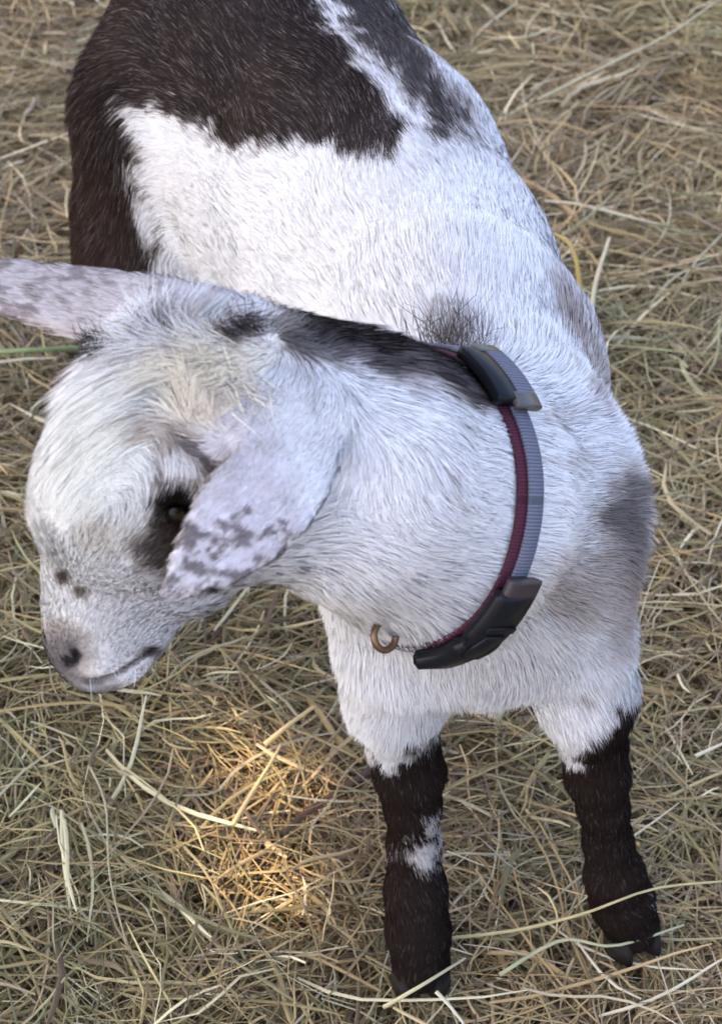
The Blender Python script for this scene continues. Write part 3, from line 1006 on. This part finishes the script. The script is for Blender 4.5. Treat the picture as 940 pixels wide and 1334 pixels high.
def join(parts):
    Vs, Qs, Cs, o_ = [], [], [], 0
    for v, q_, c_ in parts:
        Vs.append(v); Qs.append(q_ + o_); Cs.append(c_); o_ += len(v)
    return np.concatenate(Vs), np.concatenate(Qs), np.concatenate(Cs)
parts = [
    hay_straws(34000, (-.42, .46), (.62, 2.0), -.040, -.004, .02, .08, .00075, .25, .35, 2),
    hay_straws(34000, (-.42, .46), (.62, 2.0), -.018, .006, .015, .10, .00055, .16, .36, 4),
    hay_straws(5000, (-.42, .46), (.62, 2.0), -.002, .012, .03, .15, .00065, .10, .25, 6),
    hay_straws(10000, (-1.6, -.40), (.0, 2.8), -.035, .006, .03, .13, .0016, .2, .3, 2),
    hay_straws(10000, (.44, 1.6), (.0, 2.8), -.035, .006, .03, .13, .0016, .2, .3, 2),
    hay_straws(4000, (-.42, .46), (.0, .64), -.035, .006, .03, .12, .0014, .2, .3, 2),
    hay_straws(5000, (-.42, .46), (1.98, 2.8), -.035, .006, .03, .12, .0014, .2, .3, 2),
    hay_straws(9000, (-3.2, 3.2), (2.75, 6.5), -.035, .006, .06, .20, .0034, .2, .3, 2),
]
hv, hq, hc = join(parts)
hay = mesh_np('hay_bed', hv, hq, M_HAY, None, True, {'col': np.c_[hc, np.ones(len(hc))]})
hay['kind'] = 'stuff'
hay['label'] = 'loose bed of dry cut hay covering the ground'
hay['category'] = 'hay'

# single long stalks lying on top of the bed, each its own thing
def stalk(label, pp, rad, col, zs=None):
    pts = []
    ctrl = [Gp(px, py, z) for px, py, z in pp]
    n = 14
    for i in range(n):
        s = i / (n - 1) * (len(ctrl) - 1)
        k = min(int(s), len(ctrl) - 2); f_ = s - k
        p0 = ctrl[max(k - 1, 0)]; p1 = ctrl[k]; p2 = ctrl[k + 1]; p3 = ctrl[min(k + 2, len(ctrl) - 1)]
        pts.append(.5 * ((2 * p1) + (-p0 + p2) * f_ + (2 * p0 - 5 * p1 + 4 * p2 - p3) * f_**2 + (-p0 + 3 * p1 - 3 * p2 + p3) * f_**3))
    rads = [rad * (1.0 - .45 * (i / (n - 1))) for i in range(n)]
    m = mat('stalk_straw', col, .5, noise=(90, .3), bump=.0002)
    o = tube(pts, rads, m, 'hay_stalk', None, 6)
    o['label'] = label
    o['category'] = 'hay stalk'
    o['group'] = 'long stalks lying on top of the hay bed'
stalk('pale straight stalk crossing in front of the toes of the left hoof', [(500, 1312, .012), (550, 1283, .030), (606, 1248, .028)], .0013, (.44, .40, .24))
stalk('short pale broken stub of straw standing just right of the left hoof', [(568, 1292, .020), (585, 1310, .018), (604, 1334, .010)], .0013, (.55, .50, .36))
stalk('long thin curved stalk arching across the lower part of the right front leg', [(560, 1225, .010), (670, 1212, .020), (760, 1190, .050), (850, 1158, .060), (945, 1148, .050)], .0011, (.40, .34, .17))
stalk('greenish stalk lying in front of the right hoof, below the arching stalk', [(650, 1270, .010), (730, 1225, .016), (800, 1232, .018), (890, 1205, .014)], .0013, (.34, .34, .20))
stalk('upright ochre stalk bent over beside the upper right shoulder of the goat', [(756, 400, .012), (752, 350, .028), (742, 318, .035), (722, 305, .030)], .0021, (.36, .26, .07))
stalk('pale upright stalk to the right of the ochre one', [(768, 425, .012), (775, 370, .030), (793, 310, .030)], .0022, (.48, .42, .27))
stalk('golden thick straw at the top of the sunlit patch', [(345, 970, .014), (375, 945, .020), (410, 920, .024)], .0019, (.50, .38, .18))
stalk('golden curved straw crossing the sunlit patch from top to bottom', [(303, 1075, .014), (330, 1030, .022), (355, 990, .022), (366, 970, .018)], .0016, (.48, .36, .17))
stalk('thin dull stalk running down the hay left of the sunlit patch', [(118, 1000, .012), (138, 1050, .018), (143, 1140, .020), (165, 1230, .014)], .0008, (.33, .28, .18))
stalk('pale long stalk slanting across the hay at the top right corner', [(700, 130, .012), (800, 80, .022), (870, 45, .022), (935, 0, .014)], .0013, (.42, .38, .24))
stalk('green grass blade left of the face under the stretched-out ear', [(-20, 460, .014), (40, 456, .022), (105, 452, .016)], .0020, (.19, .25, .10))
stalk('short pale straw at the right edge, level with the white tops of the front legs', [(905, 985, .012), (960, 960, .020)], .0013, (.5, .46, .34))

# ------------------------------------------------------------------ unseen tree added overhead to shade the pen, its gap shaped for one sunbeam
tree = bpy.data.objects.new('unseen_shade_tree', None)
C.objects.link(tree)
patch = Gp(320, 1055, 0.0)
TC = V(0.0, 1.15, .1) + SUN * 3.6
tree.location = (0, 0, 0)
tree['label'] = 'unseen leafy tree added to the left so its crown shades the goat and the hay'
tree['category'] = 'tree'
n = 9000
th = rng.random(n) * 2 * math.pi; rr_ = np.sqrt(rng.random(n)) ; 
e1 = unit(np.cross(SUN, [0, 0, 1])); e2 = np.cross(SUN, e1)
LP = TC + (np.cos(th) * rr_ * 1.9)[:, None] * e1 + (np.sin(th) * rr_ * 1.9)[:, None] * e2 + (rng.normal(0, .38, n))[:, None] * SUN
# small leaves packed round the gap to hold the outline of the sunbeam
m_ = 3500
a_ = rng.random(m_) * 2 * math.pi; q_ = rng.uniform(.06, .34, m_)
axis_c = patch + SUN * ((TC - patch) @ SUN)
LP = np.concatenate([LP, axis_c + (np.cos(a_) * q_)[:, None] * e1 + (np.sin(a_) * q_)[:, None] * e2 + rng.normal(0, .12, m_)[:, None] * SUN])
n = len(LP)
rel = LP - patch
along = rel @ SUN
perp = rel - along[:, None] * SUN
# gap cut through the crown towards the sun, shaped for the sunlit patch
g1 = perp @ e1; g2 = perp @ e2
gd = np.sqrt((g1 / .074)**2 + (g2 / .042)**2) * (1 + .5 * (vnoise(perp * 1.0, .05, 91) - .45))
gap = (gd < 1.15) & ~((np.arange(n) > 9000) & (rng.random(n) < .0))
room = np.maximum((gd - 1) * .055, .006)[~gap]
LP = LP[~gap]; n = len(LP)
ax1 = nrows(rng.normal(0, 1, (n, 3))); ax2 = nrows(np.cross(ax1, rng.normal(0, 1, (n, 3)) + SUN * .3))
sz = np.minimum(rng.uniform(.08, .12, n), room * .7)[:, None]
LV = np.stack([LP - ax1 * sz * 1.4, LP - ax2 * sz * .6 , LP + ax1 * sz * 1.4, LP + ax2 * sz * .6], 1).reshape(-1, 3)
k_ = 190                                            # small leaves added in the gap to dim the sunbeam
a_ = rng.random(k_) * 2 * math.pi; q_ = np.sqrt(rng.random(k_)) * .10
lp = axis_c + (np.cos(a_) * q_)[:, None] * e1 + (np.sin(a_) * q_)[:, None] * e2 + rng.normal(0, .15, k_)[:, None] * SUN
b1 = nrows(rng.normal(0, 1, (k_, 3))); b2 = nrows(np.cross(b1, rng.normal(0, 1, (k_, 3))))
LV = np.concatenate([LV, np.stack([lp - b1 * .011, lp - b2 * .006, lp + b1 * .011, lp + b2 * .006], 1).reshape(-1, 3)])
n += k_
fo = mesh_np('crown', LV, np.arange(n * 4).reshape(-1, 4), M_LEAF, tree, False)
tb = V(TC[0] - 1.6, TC[1] + .6, -.04)
tube([tb, tb + V(.05, 0, 1.2), tb + V(.2, -.1, 2.4), TC + V(-.7, .2, -.3), TC + V(-.1, .1, .3)], [.16, .12, .10, .07, .03], M_BARK, 'trunk', tree, 14)
